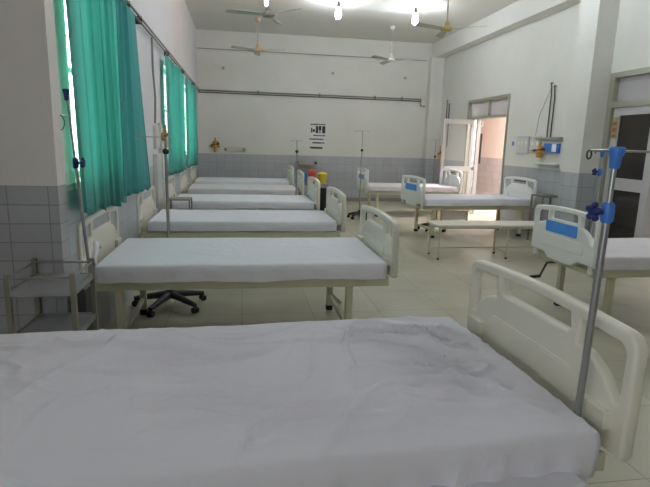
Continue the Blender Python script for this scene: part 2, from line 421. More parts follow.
def openings():
    kx = W/1.04
    rail = lambda y: .925+.02*(1-(y/(.47))**2)-.045
    mid = [(y, .862) for y in [-.21+.42*k/12 for k in range(13)]]
    mid = [(-.225, .845)] + [(-.21+.42*k/12, .832) for k in range(13)] + [(.225, .845)] + [(y, rail(y)+.004) for y in [.215-.43*k/12 for k in range(13)]]
    mid = [(y*kx, z) for y, z in mid]
    outs = [mid]
    for s in (-1, 1):
        ys = [.27+k/10*(.475-.27) for k in range(11)]
        lo = [(s*y, hump(y)-.002) for y in ys]
        hi = [(s*y, rail(y)) for y in ys[::-1]]
        hi[0] = (s*.47, rail(.47)-.012); hi.insert(0, (s*.478, rail(.47)-.03))
        p = lo+hi
        if s < 0: p = p[::-1]
        p = [(y*kx, z) for y, z in p]
        outs.append(p)
    return outs
def make_board(name, parent, x, side, m, plate=None, handle=False):
    b = plate_from_outline(name, board_outline(), openings(), .045, .012, m, parent)
    b.location.x = x
    r = MB()                                    # raised field and corner bosses moulded on the board
    r.prism(rrect(-.30, .30, .60, .72, .03), 'x', side*.020, side*.027)
    r.prism(rrect(-.29, .29, .61, .71, .028), 'x', side*.026, side*.0285)
    for s in (-1, 1):
        a, c = sorted((s*(W/2-.18), s*(W/2-.06))); r.box(min(side*.018, side*.05), max(side*.018, side*.05), a, c, .60, .66)
    r.build('moulding', m, b, bevel=.004)
    rb = MB()
    rb.prism(rrect(-.30, .30, .59, .69, .03), 'x', -side*.027, -side*.020)
    rb.build('moulding', m, b, bevel=.003)
    for s in ((-1, 1) if plate or handle else ()): MB().tube([(0, s*(W/2-.055), .465), (0, s*(W/2-.055), .535)], .021, 12).build('mounting_stub', m, b)
    if handle:
        MB().box(-.026, .026, -.13, .13, .872, .886).build('hand_grip', M['black'], b)
    if plate:
        pl = MB().prism(rrect(-.225, .205, .715, .812, .012), 'x', -side*.024, -side*.029).build('name_plate', M['plate_blue'], b)
        pl['label'] = 'blue name plate'
    return b
def make_bed(L=1.98, plate=False, m='plastic', handle=False, crank=False, width=1.04):
    """head at -x, foot at +x, centred on the origin"""
    global W
    W = width; q_ = (1.04-width)/2
    root = empty('hospital_bed')
    h = L/2
    make_board('footboard', root, h, -1, M[m], plate)
    make_board('headboard', root, -h, 1, M[m], None, handle)
    hb_ = [o for o in COL.objects if o.parent is root and o.name.startswith('headboard')][0]; hb_.location.z = .025 if plate else -.018
    if plate: [o for o in COL.objects if o.parent is root and o.name.startswith('footboard')][0].location.z = .025
    f = MB()
    for s in (-1, 1):
        f.box(-h+.02, h-.02, s*(.44-q_)-.02, s*(.44-q_)+.02, .455, .52)
    for x in (-h+.06, -.55, 0, .5, h-.06): f.box(x-.02, x+.02, -.42+q_, .42-q_, .46, .50)
    for k in range(9): y = (-.38+.095*k)*W/1.04; f.box(-h+.06, h-.06, y-.018, y+.018, .50, .508)
    for s in (-1, 1):
        for x in (-.76, .86):
            f.tube([(x, s*(.462-q_), .49), (x, s*(.47-q_), .49)], .010, 10)
            f.tube([(x-.09, s*(.462-q_), .49), (x-.09, s*(.47-q_), .49)], .008, 10)
    f.build('bed_frame', M['steel_cream'], root, bevel=.004)
    for x in (-.83, .745):
        for s in (-1, 1):
            l = MB().bar((x, s*(.40-q_), .455), (x, s*(.40-q_), .035), .05, .05).build('leg', M['steel_cream'], root, bevel=.004)
            MB().box(x-.027, x+.027, s*(.40-q_)-.027, s*(.40-q_)+.027, 0, .045).build('rubber_foot', M['rubber'], l, bevel=.004)
        b = MB().bar((x, -.375+q_, .13), (x, .375-q_, .13), .03, .03)
        b.build('cross_bar', M['steel_cream'], root, bevel=.003)
        if x > 0: MB().bar((x, .385-q_, .16), (x+.10, .385-q_, .06), .03, .03).bar((x, .385-q_, .16), (x, .385-q_, .20), .03, .03).build('leg_brace', M['steel_cream'], root)
    if crank:
        c = MB().tube([(h-.4, .12, .42), (h+.05, .12, .42), (h+.11, .12, .42), (h+.13, .16, .30)], .009, 8)
        co = c.build('crank', M['pipe_dark'], root)
        MB().tube([(h+.13, .16, .30), (h+.20, .19, .29)], .014, 10).build('crank_grip', M['black'], co)
    return root

def cloth(L, Wd, z_top, drop, m, seed, nx=70, ny=40, wr=.004, crease=0., hemvar=.012, r=.022, z_fold=None):
    """cotton sheet over a mattress: wrinkled top, rounded edge and a hanging hem all round"""
    bm = bmesh.new()
    hx, hy = L/2-r, Wd/2-r
    off = Vector((seed*7.3, seed*3.1, 0))
    def wrinkle(x, y):
        v = noise.noise(Vector((x*2.2, y*2.6, 0))+off)*.5+noise.noise(Vector((x*6, y*7, 3))+off)*.22
        c = 0
        if crease:
            wx = x+.22*noise.noise(Vector((x*1.7, y*1.7, 11))+off); wy = y+.22*noise.noise(Vector((x*1.7, y*1.7, 17))+off)
            for (an, fr, gz) in ((.25, 4.2, 5), (-.35, 6.5, 23), (1.2, 5.0, 41), (.0, 9., 57)):
                u, w = wx*math.cos(an)+wy*math.sin(an), -wx*math.sin(an)+wy*math.cos(an)
                t = noise.noise(Vector((u*1.3, w*fr, gz))+off)
                m_ = max(0, noise.noise(Vector((x*1.6, y*2.2, gz+3))+off)+.22+.25*(x > 0)*min(1, x))
                c += (1-min(1, abs(t)*6.5))**2*m_*.9
        ed = min(1, (hx-abs(x))/.12, (hy-abs(y))/.12)
        return wr*v*2+crease*c*(.25+.75*max(0, ed))
    g = [[None]*(ny+1) for _ in range(nx+1)]
    for i in range(nx+1):
        for j in range(ny+1):
            x, y = -hx+2*hx*i/nx, -hy+2*hy*j/ny
            g[i][j] = bm.verts.new((x, y, z_top+wrinkle(x, y)))
    for i in range(nx):
        for j in range(ny): bm.faces.new((g[i][j], g[i+1][j], g[i+1][j+1], g[i][j+1]))
    per = [(i, 0) for i in range(nx)]+[(nx, j) for j in range(ny)]+[(i, ny) for i in range(nx, 0, -1)]+[(0, j) for j in range(ny, 0, -1)]
    prev = [g[i][j] for i, j in per]
    norm = []
    for i, j in per:
        n = Vector((-1 if i == 0 else (1 if i == nx else 0), -1 if j == 0 else (1 if j == ny else 0), 0)); norm.append(n.normalized())
    # soften the corner normals over a few neighbours
    sm = norm[:]
    for _ in range(2): sm = [(sm[k-1]+sm[k]+sm[(k+1) % len(sm)]).normalized() for k in range(len(sm))]
    base = [v.co.copy() for v in prev]
    K = 4; rings = []
    for k in range(1, K+1):
        a = k/K*PI/2; rings.append((r*math.sin(a), -r*(1-math.cos(a)), 0))
    for k in range(1, 8): rings.append((r+.004, -r, k/7))
    for ro, dz, t in rings:
        cur = []
        for q, (b, n) in enumerate(zip(base, sm)):
            hem = drop*(1+hemvar*8*noise.noise(Vector((b.x*2.1, b.y*2.1, 5))+off))
            wav = .006*t*math.sin(q*.55+seed)+.012*t*noise.noise(Vector((b.x*7, b.y*7, t*2))+off)
            z = b.z+dz-(max(0, hem-r))*t
            cur.append(bm.verts.new((b.x+n.x*(ro+wav), b.y+n.y*(ro+wav), z)))
        for q in range(len(cur)):
            w = (q+1) % len(cur); bm.faces.new((prev[q], cur[q], cur[w], prev[w]))
        prev = cur
    bmesh.ops.recalc_face_normals(bm, faces=bm.faces[:])
    me = bpy.data.meshes.new('bed_sheet'); bm.to_mesh(me); bm.free(); me.materials.append(m)
    for p in me.polygons: p.use_smooth = True
    o = bpy.data.objects.new('bed_sheet', me); COL.objects.link(o)
    return o
def sheet(L, Wd, z_top, drop, m, seed, *a, **kw):
    core = MB().box(-L/2+.02, L/2-.02, -Wd/2+.02, Wd/2-.02, .5215, z_top-.022).build('mattress', M['mattress'], bevel=.03, seg=3)
    c = cloth(L, Wd, z_top, drop, m, seed, *a, **kw); c.parent = core
    return core

R = math.radians
FOOT_R = PI   # beds of the right row point the other way
bedA = make_bed(L=2.085)                                       # plain cream bed of the window row
bedB = make_bed(plate=True, m='plastic_white', handle=True, width=.88)          # bed with a blue plate on its footboard
kids = kids_of(None)
G1, G2 = 'beds in the window row', 'beds in the right hand row'
left = [  # x, y, rz, label
 (.018, 3.88, 0, 'second bed from the camera in the window row, black caster stand showing under it'),
 (.018, 5.74, 0, 'third bed from the camera in the window row, just beyond the caster stand'),
 (.018, 7.55, 0, 'fourth bed from camera in the window row, footboard beside the black bin'),
 (.018, 9.42, 0, 'fifth bed from the camera in the window row, one short of the last'),
 (.018, 11.25, 0, 'last and furthest bed of the window row, close to the back wall')]
right = [
 (3.70, 3.91, PI+R(0), 'nearest bed of the right row, blue plate on its white footboard, crank below'),
 (3.73, 8.07, PI+R(5), 'middle bed of the right row, standing behind the long low bench'),
 (3.47, 10.40, PI, 'furthest bed of the right row, against the back wall beside the caster stand')]
first = make_bed(L=2.18)                               # the one in the foreground
first.location = (.045, 1.715, 0); first.rotation_euler.z = R(1.6)
tag(first, 'largest bed in the foreground, nearest the camera, its cream footboard at lower right', 'hospital bed', G1)
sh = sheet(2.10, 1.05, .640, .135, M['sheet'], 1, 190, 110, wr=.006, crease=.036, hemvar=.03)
sh.location = (-.02, 1.70, 0); sh.rotation_euler.z = R(1.9)
tag(sh, 'mattress under a creased white sheet filling the foreground on the nearest bed', 'mattress', 'sheeted mattresses')
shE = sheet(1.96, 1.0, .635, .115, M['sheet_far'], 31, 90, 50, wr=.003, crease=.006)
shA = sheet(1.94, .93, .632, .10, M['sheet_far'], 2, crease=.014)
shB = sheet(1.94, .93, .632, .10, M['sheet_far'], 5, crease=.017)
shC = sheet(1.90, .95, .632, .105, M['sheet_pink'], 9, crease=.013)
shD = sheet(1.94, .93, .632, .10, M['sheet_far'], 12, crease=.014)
sheet_lab = ['smooth white sheeted mattress on the second window row bed, pinkish side showing',
 'white sheeted mattress with rumpled hem on the third bed of the window row',
 'white sheeted mattress on the fourth window row bed, level with the black bin',
 'white sheeted mattress on the fifth window row bed, one short of the last',
 'white sheeted mattress on the last window row bed, close to the back wall']
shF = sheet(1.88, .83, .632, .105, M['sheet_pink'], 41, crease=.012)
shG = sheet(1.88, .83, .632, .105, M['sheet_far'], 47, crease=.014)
skids = kids_of(None)
order = [shE, shB, shD, shC, shA]
used = set(); skids = kids_of(None)
for i, (x, y, rz, lab) in enumerate(left):
    b = bedA if i == 0 else copy_tree(bedA, kids)
    b.location = (x, y, 0); b.rotation_euler.z = rz; tag(b, lab, 'hospital bed', G1)
    s = order[i]
    if s.name in used: s = copy_tree(s, skids)
    used.add(s.name); s.location = (x+.02, y, 0); tag(s, sheet_lab[i], 'mattress', 'sheeted mattresses')
rl = ['white sheeted mattress on the nearest right row bed, at the right edge',
      'white sheeted mattress on the middle right row bed behind the long bench',
      'pinkish white sheeted mattress on the furthest right row bed against the tiled back wall']
for i, (x, y, rz, lab) in enumerate(right):
    if i == 1:
        c = MB().tube([(.5, -.27, .43), (.92, -.27, .43), (.94, -.27, .425), (.99, -.28, .30)], .010, 8).build('crank', M['pipe_dark'], bedB)
        MB().tube([(.985, -.28, .30), (1.08, -.29, .29)], .014, 10).build('crank_grip', M['black'], c)
    b = bedB if i == 0 else copy_tree(bedB, kids)
    b.location = (x, y, 0); b.rotation_euler.z = rz; tag(b, lab, 'hospital bed', G2)
    s = (shF, shG)[i] if i < 2 else copy_tree(shF, skids)
    s.location = (x, y, 0); s.rotation_euler.z = rz; tag(s, rl[i], 'mattress', 'sheeted mattresses')

# folded cloth end tucked under the foreground sheet
o = cloth(.5, .12, .525, .05, M['sheet'], 21, 50, 14, wr=.01, crease=.01, hemvar=.04, r=.02)
o.name = 'folded_cloth'; o.location = (.72, 1.185, 0); o.rotation_euler.z = R(1.9)
tag(o, 'rumpled white cloth edge hanging out below the foreground sheet near the footboard', 'cloth')

# ------------------------------------------------------------------ IV rods and stands
def loop(c, d, r=.018, n=14, wire=.003, drop=.012):
    """small hanging ring at the end of an arm"""
    return [(c[0]+d*0, c[1]+r*math.sin(2*PI*k/n)*.3+0, c[2]-drop-r+r*math.cos(2*PI*k/n)) if False else (c[0]+r*.7*math.sin(2*PI*k/n), c[1], c[2]-r*1.2+r*1.2*math.cos(2*PI*k/n)) for k in range(n+1)]
def bed_rod(name, base, z0, ztop, zk, label, hub=True, lean=(0, 0), arm=.16, angle=0, col='blue', rad=.011, kside=-1, arms=None, zarm=None, lr=.018, ad=(1, 0)):
    arms = arms or (-arm, arm)
    root = empty(name, base, angle)
    lx, ly = lean
    P = lambda z: (lx*(z-z0), ly*(z-z0), z)
    MB().tube([P(z0), P(zk)], rad, 14).build('outer_tube', M['chrome'], root)
    MB().tube([P(zk), P(ztop)], rad*.72, 12).build('inner_tube', M['chrome'], root)
    c = P(zk)
    k = MB(); k.lathe([(rad*1.2, -.03), (rad*1.6, -.024), (rad*1.75, 0), (rad*1.6, .024), (rad*1.2, .03)], c, 16)
    k.build('clamp', M[col], root)
    k = MB(); kc = Vector(c)+Vector((kside*.042, 0, .003))
    k.tube([Vector(c), kc], .007, 8)
    k.tube([kc+Vector((-.012, 0, 0)), kc+Vector((.008, 0, 0))], .013, 12)
    for q in range(5):
        a = 2*PI*q/5+.4; k.ball(kc+Vector((-.004, .02*math.cos(a), .02*math.sin(a))), .011)
    k.build('star_knob', M['navy'], root)
    t = P(ztop)
    if hub:
        k = MB().lathe([(rad*1.1, -.05), (rad*1.3, -.045), (rad*1.45, -.02), (rad*2.1, -.004), (rad*2.1, .008), (rad*1.6, .012)], t, 16)
        k.build('hub', M[col], root)
    if zarm: t = P(zarm)
    a = MB()
    lo, hi = min(arms+(0,)), max(arms+(0,))
    a.tube([(t[0]+lo*ad[0], t[1]+lo*ad[1], t[2]), (t[0]+hi*ad[0], t[1]+hi*ad[1], t[2])], .0035, 8)
    a.build('hook_arm', M['chrome'], root)
    for dx in arms: MB().tube(loop((t[0]+dx*ad[0], t[1]+dx*ad[1], t[2]), 0, lr), .0028, 6).build('hook', M['pipe_dark'], root)
    tag(root, label, 'IV pole', 'drip poles')
    return root
bed_rod('drip_pole', (1.045, 1.335, 0), .45, 1.45, 1.272, 'steel drip pole with blue hub and clamp, nearest camera, beside the foreground footboard', arms=(-.085, .15), lean=(.015, 0), lr=.010)
bed_rod('drip_pole', (2.80, 3.68, 0), .45, 1.45, 1.28, 'thinner drip pole behind the white footboard with a blue plate, navy knob', arms=(-.06, .14), lr=.010)
bed_rod('drip_pole', (-.868, 3.1, 0), .42, 1.69, 1.30, 'leaning drip pole with navy knobs in front of the nearest green curtain', hub=True, lean=(-.062, 0), arms=(-.12,), ad=(.12, 1), zarm=1.56, col='navy', rad=.009, kside=1, lr=.034)

def caster_stand(base, ztop, zk, r, label, arm=.14, angle=.3, seg=5, hgt=.10):
    root = empty('drip_stand', base, angle)
    b = MB()
    for q in range(seg):
        a = 2*PI*q/seg; d = Vector((math.cos(a), math.sin(a), 0))
        b.tube([Vector((0, 0, hgt+.015)), d*r*.5+Vector((0, 0, hgt-.005)), d*r+Vector((0, 0, hgt-.03))], [.036, .028, .02], 10)
    b.lathe([(.03, hgt-.02), (.034, hgt), (.034, hgt+.05), (.018, hgt+.07)], (0, 0, 0), 16)
    bo = b.build('star_base', M['black'], root)
    for q in range(seg):
        a = 2*PI*q/seg; d = Vector((math.cos(a), math.sin(a), 0)); s = Vector((-d.y, d.x, 0)); c = d*(r-.005)+Vector((0, 0, .028))
        w = MB()
        for t in (-1, 1): w.tube([c+s*(t*.006), c+s*(t*.024)], .027, 14)
        w.tube([c+Vector((0, 0, 0)), c+Vector((0, 0, .05))], .008, 8)
        w.build('caster', M['black'], bo)
    MB().tube([(0, 0, hgt+.05), (0, 0, zk)], .013, 14).build('outer_tube', M['chrome'], root)
    MB().tube([(0, 0, zk), (0, 0, ztop)], .008, 12).build('inner_tube', M['chrome'], root)
    MB().ball((0, 0, zk), .027).build('lock_knob', M['black'], root)
    a = MB()
    for (dx, dy) in ((-1, 0), (1, 0)):
        a.tube([(0, 0, ztop), (dx*arm*.9, 0, ztop), (dx*arm, 0, ztop-.02), (dx*arm*1.12, 0, ztop-.022), (dx*arm*1.17, 0, ztop)], .0035, 8)
    a.build('hook_arm', M['chrome'], root)
    tag(root, label, 'drip stand', 'drip poles')
    return root
caster_stand((-.62, 4.47, 0), 1.46, 1.345, .31, 'drip stand on a black star base whose casters show under the second bed', .22, R(30))
caster_stand((2.30, 9.80, 0), 1.70, 1.33, .23, 'drip stand on black casters by the furthest right row bed, seen against grey tiles', .13, .1)
caster_stand((.90, 8.49, 0), 1.48, 1.30, .24, 'white topped drip stand between the fourth and fifth window row footboards', .09, .5)
caster_stand((4.62, 11.95, 0), 1.6, 1.2, .22, 'drip stand partly hidden by the open white door leaf', .1, .2)
caster_stand((3.30, 8.42, 0), .42, .30, .25, 'low black caster base under the middle right row bed', .05, .2)

# ------------------------------------------------------------------ steel trolley in the left foreground
t = empty('steel_trolley', (-.945, 2.69, 0))
tag(t, 'worn grey steel trolley with guard rail in front of the dark tiled column', 'trolley')
tx, ty = .145, .165
for sx in (-1, 1):
    for sy in (-1, 1):
        l = MB().bar((sx*tx, sy*ty, .03), (sx*tx, sy*ty, .805), .024, .024).build('post', M['grey_steel'], t, bevel=.002)
        MB().box(sx*tx-.014, sx*tx+.014, sy*ty-.014, sy*ty+.014, 0, .03).build('rubber_foot', M['rubber'], l)
r_ = MB()
for sy in (-1, 1): r_.tube([(-tx, sy*ty, .785), (tx, sy*ty, .785)], .006, 8)
for sx in (-1, 1): r_.tube([(sx*tx, -ty, .785), (sx*tx, ty, .785)], .006, 8)
r_.build('guard_rail', M['grey_steel'], t)
for z in (.715, .49):
    s_ = MB().box(-tx+.013, tx-.013, -ty+.013, ty-.013, z, z+.008)
    s_.box(-tx, tx, -ty-.006, -ty+.006, z-.02, z+.01).box(-tx, tx, ty-.006, ty+.006, z-.02, z+.01)
    s_.box(-tx-.006, -tx+.006, -ty, ty, z-.02, z+.01).box(tx-.006, tx+.006, -ty, ty, z-.02, z+.01)
    s_.build('shelf', M['shelf'], t)
o = MB().tube([(-.79, 3.0, .835), (-.80, 2.95, .87), (-.785, 2.9, .84), (-.79, 2.87, .80), (-.78, 2.86, .77)], [.008, .016, .014, .01, .005], 8).build('cotton_tie', M['plastic_white'])
tag(o, 'small white cloth knot tied at the trolley corner below the leaning drip pole', 'cloth tie')
o = MB().prism(rrect(2.9, 3.04, .0, .62, .02), 'x', -.93, -.86).build('gap_shade_mesh', M['black'], bevel=.01)  # dark block put where the gap between column and bed lies in shade
o.name = 'gap_shade_block'; tag(o, 'dark bag filling the shaded gap behind the trolley beside the column', 'block')

# ------------------------------------------------------------------ low bench
t = empty('bench', (3.47, 6.34, 0))
tag(t, 'long low cream bench with thin steel legs in front of the middle right bed', 'bench')
MB().box(-1.0, 1.0, -.20, .20, .43, .46).build('seat', M['plastic'], t, bevel=.012, seg=3)
for x in (-.95, 0, .95):
    for y in (-.17, .17):
        l = MB().tube([(x, y, .43), (x, y, .02)], .013, 10).build('leg', M['steel_cream'], t)
        MB().tube([(x, y, .02), (x, y, 0)], .016, 10).build('rubber_foot', M['rubber'], l)
b = MB()
b.tube([(-.95, .17, .09), (.95, .17, .09)], .009, 8)
for x in (-.95, 0, .95): b.tube([(x, -.17, .09), (x, .17, .09)], .009, 8)
b.tube([(-.95, -.17, .415), (.95, -.17, .415)], .01, 8).tube([(-.95, .17, .415), (.95, .17, .415)], .01, 8)
b.build('stretcher', M['steel_cream'], t)

# ------------------------------------------------------------------ bedside things
t = empty('bedside_stand', (4.72, 7.34, 0)); tag(t, 'dark grey metal bedside stand by the pilaster, next to the middle right bed', 'bedside stand')
for sx in (-1, 1):
    for sy in (-1, 1): MB().bar((sx*.16, sy*.15, 0), (sx*.16, sy*.15, .74), .024, .024).build('post', M['grey_steel'], t)
for z in (.15, .72): MB().box(-.16, .16, -.15, .15, z, z+.02).build('shelf', M['grey_steel'], t)
t = empty('floor_glint_step', (4.15, 9.62, 0)); tag(t, 'low varnished step standing in for a floor reflection behind the middle right row bed', 'floor reflection')  # brown step shape stands in for doorway light reflected on the floor
MB().box(-.3, .3, -.16, .16, .19, .22).build('tread', M['brown'], t, bevel=.005)
for sx in (-1, 1):
    for sy in (-1, 1): MB().bar((sx*.27, sy*.13, 0), (sx*.27, sy*.13, .19), .03, .03).build('leg', M['brown'], t)
MB().box(-.26, .26, -.145, -.13, .03, .19).build('front_panel', M['shelf'], t)

t = empty('side_table', (-.77, 6.66, 0)); tag(t, 'thin dark framed side table between the third and fourth window row beds', 'side table')
for sx in (-1, 1):
    for sy in (-1, 1): MB().bar((sx*.13, sy*.14, 0), (sx*.13, sy*.14, .71), .016, .016).build('post', M['grey_steel'], t)
MB().box(-.135, .135, -.145, .145, .70, .715).build('table_top', M['grey_steel'], t)
MB().box(-.13, .13, -.14, .14, .25, .26).build('shelf', M['grey_steel'], t)
for y0, y1, z0, z1, lab in ((6.28, 6.62, .72, 1.27, 'tall pale service panel on the window wall below the white switch box'), (6.72, 6.92, .95, 1.42, 'narrow pale service panel on the window wall by the middle curtain')):
    o = MB().box(XL, XL+.05, y0, y1, z0, z1).build('service_panel', M['cover'], bevel=.006); tag(o, lab, 'wall panel')
def bin_(name, x, y, r0, r1, h, z0, m, label, lid=None):
    root = empty(name, (x, y, z0)); tag(root, label, 'bin')
    MB().lathe([(r0*.9, 0), (r0, .01), (r1, h), (r1*1.06, h), (r1*1.06, h+.015), (r1*.95, h+.015)]).build('bucket', M[m], root)
    if lid: MB().lathe([(r1*1.07, h+.016), (r1*1.07, h+.03), (r1*.6, h+.06), (.03, h+.07)]).build('lid', M[lid], root)
    return root
t = empty('bin_rack', (1.58, 11.4, 0)); tag(t, 'low rack holding the small coloured bins past the fourth footboard', 'rack')
MB().box(-.30, .32, -.17, .17, .52, .55).build('shelf', M['grey_steel'], t, bevel=.003)
for sx in (-.28, .30):
    for sy in (-.15, .15): MB().bar((sx, sy, 0), (sx, sy, .52), .025, .025).build('post', M['grey_steel'], t)
bin_('blue_bin', 1.38, 11.4, .06, .08, .22, .55, 'blue', 'small blue waste bin at the left of the rack')
bin_('red_bin', 1.56, 11.4, .075, .095, .24, .55, 'red', 'red waste bin in the middle of the rack, behind the fourth bed footboard', 'red')
bin_('yellow_bin', 1.79, 11.4, .08, .105, .19, .55, 'yellow', 'yellow waste bin standing right of the red one', 'yellow')
bin_('black_bin', 1.78, 10.98, .10, .125, .48, 0, 'black', 'tall black waste bin on the floor below the yellow one')
t = empty('wall_basin_shelf', (1.58, D-.16, .90)); tag(t, 'yellowish board shelf on the tiled back wall above the red bin', 'shelf')
MB().box(-.24, .24, -.14, .16, 0, .025).build('board', M['brown'], t)
for s in (-1, 1): MB().ball((s*.23, -.12, .06), .04).build('end_knob', M['pipe_dark'], t)

# ------------------------------------------------------------------ wall fittings
def flowmeter(name, pos, label, face, sc=1.):
    """oxygen outlet with knob, gauge bottle and nozzles; face = (nx, ny) outward normal"""
    root = empty(name, pos, math.atan2(face[0], -face[1])); root.scale = sc if isinstance(sc, tuple) else (sc,)*3
    MB().box(-.05, .05, -.03, 0, -.05, .05).build('outlet', M['orange'], root, bevel=.006)
    MB().lathe([(.018, -.17), (.028, -.16), (.03, -.06), (.015, -.05)], (.0, -.05, 0), 14).build('humidifier_bottle', M['orange'], root)
    MB().tube([(0, -.05, -.05), (0, -.05, .12)], .013, 10).tube([(0, -.02, 0), (0, -.06, 0)], .014, 10).build('flow_tube', M['orange'], root)
    MB().box(-.09, .09, -.06, -.02, -.075, -.035).tube([(-.09, -.04, -.055), (-.12, -.05, -.03)], .014, 10).tube([(.05, -.05, -.05), (.05, -.05, .06)], .012, 10).build('manifold', M['orange'], root, bevel=.006)
    k = MB().ball((.06, -.06, .0), .022).ball((-.07, -.05, -.03), .02); k.tube([(-.07, -.05, -.03), (.06, -.06, 0)], .008, 8)
    k.build('valve_knob', M['black'], root)
    tag(root, label, 'oxygen outlet', 'wall oxygen outlets'); return root
o = flowmeter('oxygen_outlet', (XR, 8.0, 1.45), 'large orange oxygen outlet beside the blue box on the right wall', (-1, 0), (2.1, 1.3, .85))
o = flowmeter('oxygen_outlet', (XR, 12.35, 1.30), 'orange oxygen outlet on the right wall left of the open door leaf', (-1, 0), 1.4)
o = flowmeter('oxygen_outlet', (XL, 7.02, 1.50), 'yellow oxygen outlet on the window wall behind the drip stand', (1, 0), 1.0)
o = flowmeter('oxygen_outlet', (-.62, D, 1.36), 'small orange oxygen outlet on the back wall in the left corner', (0, -1), 1.2)
# right wall services
o = MB().box(XR-.06, XR, 7.48, 8.18, 1.60, 1.64).build('service_rail', M['alu'], bevel=.004); tag(o, 'grey service rail above the blue box on the right wall', 'rail')
o = MB().box(XR-.08, XR, 7.50, 8.10, 1.19, 1.22).build('service_shelf', M['cover'], bevel=.004); tag(o, 'pale shelf strip under the orange oxygen outlet', 'shelf')
t = MB().box(XR-.07, XR, 7.52, 7.88, 1.39, 1.54).build('suction_box', M['blue'], bevel=.006); tag(t, 'blue and white box on the right wall under the service rail', 'wall box')
c = MB().box(XR-.078, XR-.071, 7.53, 7.64, 1.41, 1.53).build('label_plate', M['plastic_white'], t); c['label'] = 'white end plate'
def board_box(name, y0, y1, z0, z1, label, nsw=4, x=XR, sg=-1):
    b = MB().box(min(x, x+sg*.035), max(x, x+sg*.035), y0, y1, z0, z1).build(name, M['cover'], bevel=.005)
    for k in range(nsw):
        yy = y0+(y1-y0)*(k+.5)/nsw; zz = z0+(z1-z0)*.6
        xs = sorted((x+sg*.034, x+sg*.042))
        MB().box(xs[0], xs[1], yy-.018, yy+.018, zz-.03, zz+.03).build('switch', M['plastic_white'], b, bevel=.002)
    tag(b, label, 'switchboard', 'wall switchboards'); return b
board_box('switchboard', 8.42, 8.80, 1.36, 1.66, 'white switchboard on the right wall, left one of two', 3)
board_box('switchboard', 8.06, 8.36, 1.36, 1.66, 'white switchboard on the right wall, right one of two, by the oxygen outlet', 2)
board_box('switchboard', 6.36, 6.62, 1.33, 1.60, 'white switch box on the window wall under the vertical conduit', 0, XL, 1)
board_box('switchboard', 6.72, 6.90, 1.52, 1.64, 'small grey plate on the window wall right of the white switch box', 1, XL, 1)
o = MB().box(XR-.012, XR, 8.97, 9.01, 1.50, 1.57).build('wall_sign', M['blue']); tag(o, 'tiny blue mark on the right wall between doorway and switchboards', 'sign')
for (y, z, lab) in ((7.90, 2.50, 'left one of two dark pipes rising from the service rail'), (7.80, 2.44, 'right one of two dark pipes rising from the service rail')):
    o = MB().tube([(XR, y+.02, z), (XR-.035, y+.02, z), (XR-.03, y, z-.06), (XR-.02, y, z-.2), (XR-.02, y, 1.64)], .011, 8).build('gas_pipe', M['pipe_dark']); tag(o, lab, 'pipe', 'dark gas pipes')
o = MB().tube([(XR-.01, 7.93, 2.44), (XR-.01, 8.05, 2.25), (XR-.01, 8.2, 2.0), (XR-.01, 8.26, 1.67)], .004, 6).build('wire', M['pipe']); tag(o, 'thin curved wire left of the two dark pipes on the right wall', 'wire')
for (y, z, lab) in ((12.25, 2.55, 'left dark pipe above the open door leaf'), (12.1, 2.45, 'right dark pipe above the open door leaf')):
    o = MB().tube([(XR, y, z), (XR-.03, y, z), (XR-.02, y, z-.1), (XR-.02, y, 1.45)], .011, 8).build('gas_pipe', M['pipe_dark']); tag(o, lab, 'pipe', 'dark gas pipes')
# back wall notice, hooks and rail
t = empty('notice', (1.87, D, 1.63)); tag(t, 'white printed notice with black pictures and lines on the back wall', 'notice')
MB().box(-.25, .25, -.006, 0, -.36, .34).build('sheet', M['paper'], t)
for (x0, x1, z0, z1) in ((-.18,.2,.25,.28),(-.16,-.13,.06,.18),(-.12,-.06,.08,.15),(-.04,.02,.05,.23),(.03,.10,.12,.23),(.05,.08,.05,.12),(.12,.20,.05,.23),
    (-.10,.20,-.02,.01),(-.20,.16,-.11,-.075),(-.12,.18,-.20,-.165),(-.18,.14,-.33,-.28)):
    x = x0; k = MB(); line = z1-z0 < .06
    while x < x1-.01:
        w = min(random.uniform(.03, .07) if line else .5, x1-x)
        k.box(x, x+w, -.009, -.006, z0+random.uniform(0, .005), z1-random.uniform(0, .006)); x += w+(.0015 if line else .5)
    k.build('print_line' if line else 'pictogram', M['ink'], t)
for (x, z, lab) in ((-.42, 3.12, 'dark round fitting high on the left of the back wall'), (2.22, 3.13, 'dark round fitting high in the middle of the back wall'), (4.06, 3.10, 'dark round fitting high on the right of the back wall')):
    o = MB().tube([(x, D, z), (x, D-.04, z)], .034, 16).build('wall_fitting', M['fan']); tag(o, lab, 'wall fitting', 'round wall fittings')
t = MB().box(-.35, .12, D-.04, D, 1.20, 1.30).build('wall_rail', M['cover'], bevel=.005); tag(t, 'pale service rail with sockets on the back wall just above the tiles', 'rail')
for x in (-.38, .06): MB().box(x-.03, x+.03, D-.06, D-.03, 1.20, 1.27).build('socket', M['pipe'], t)

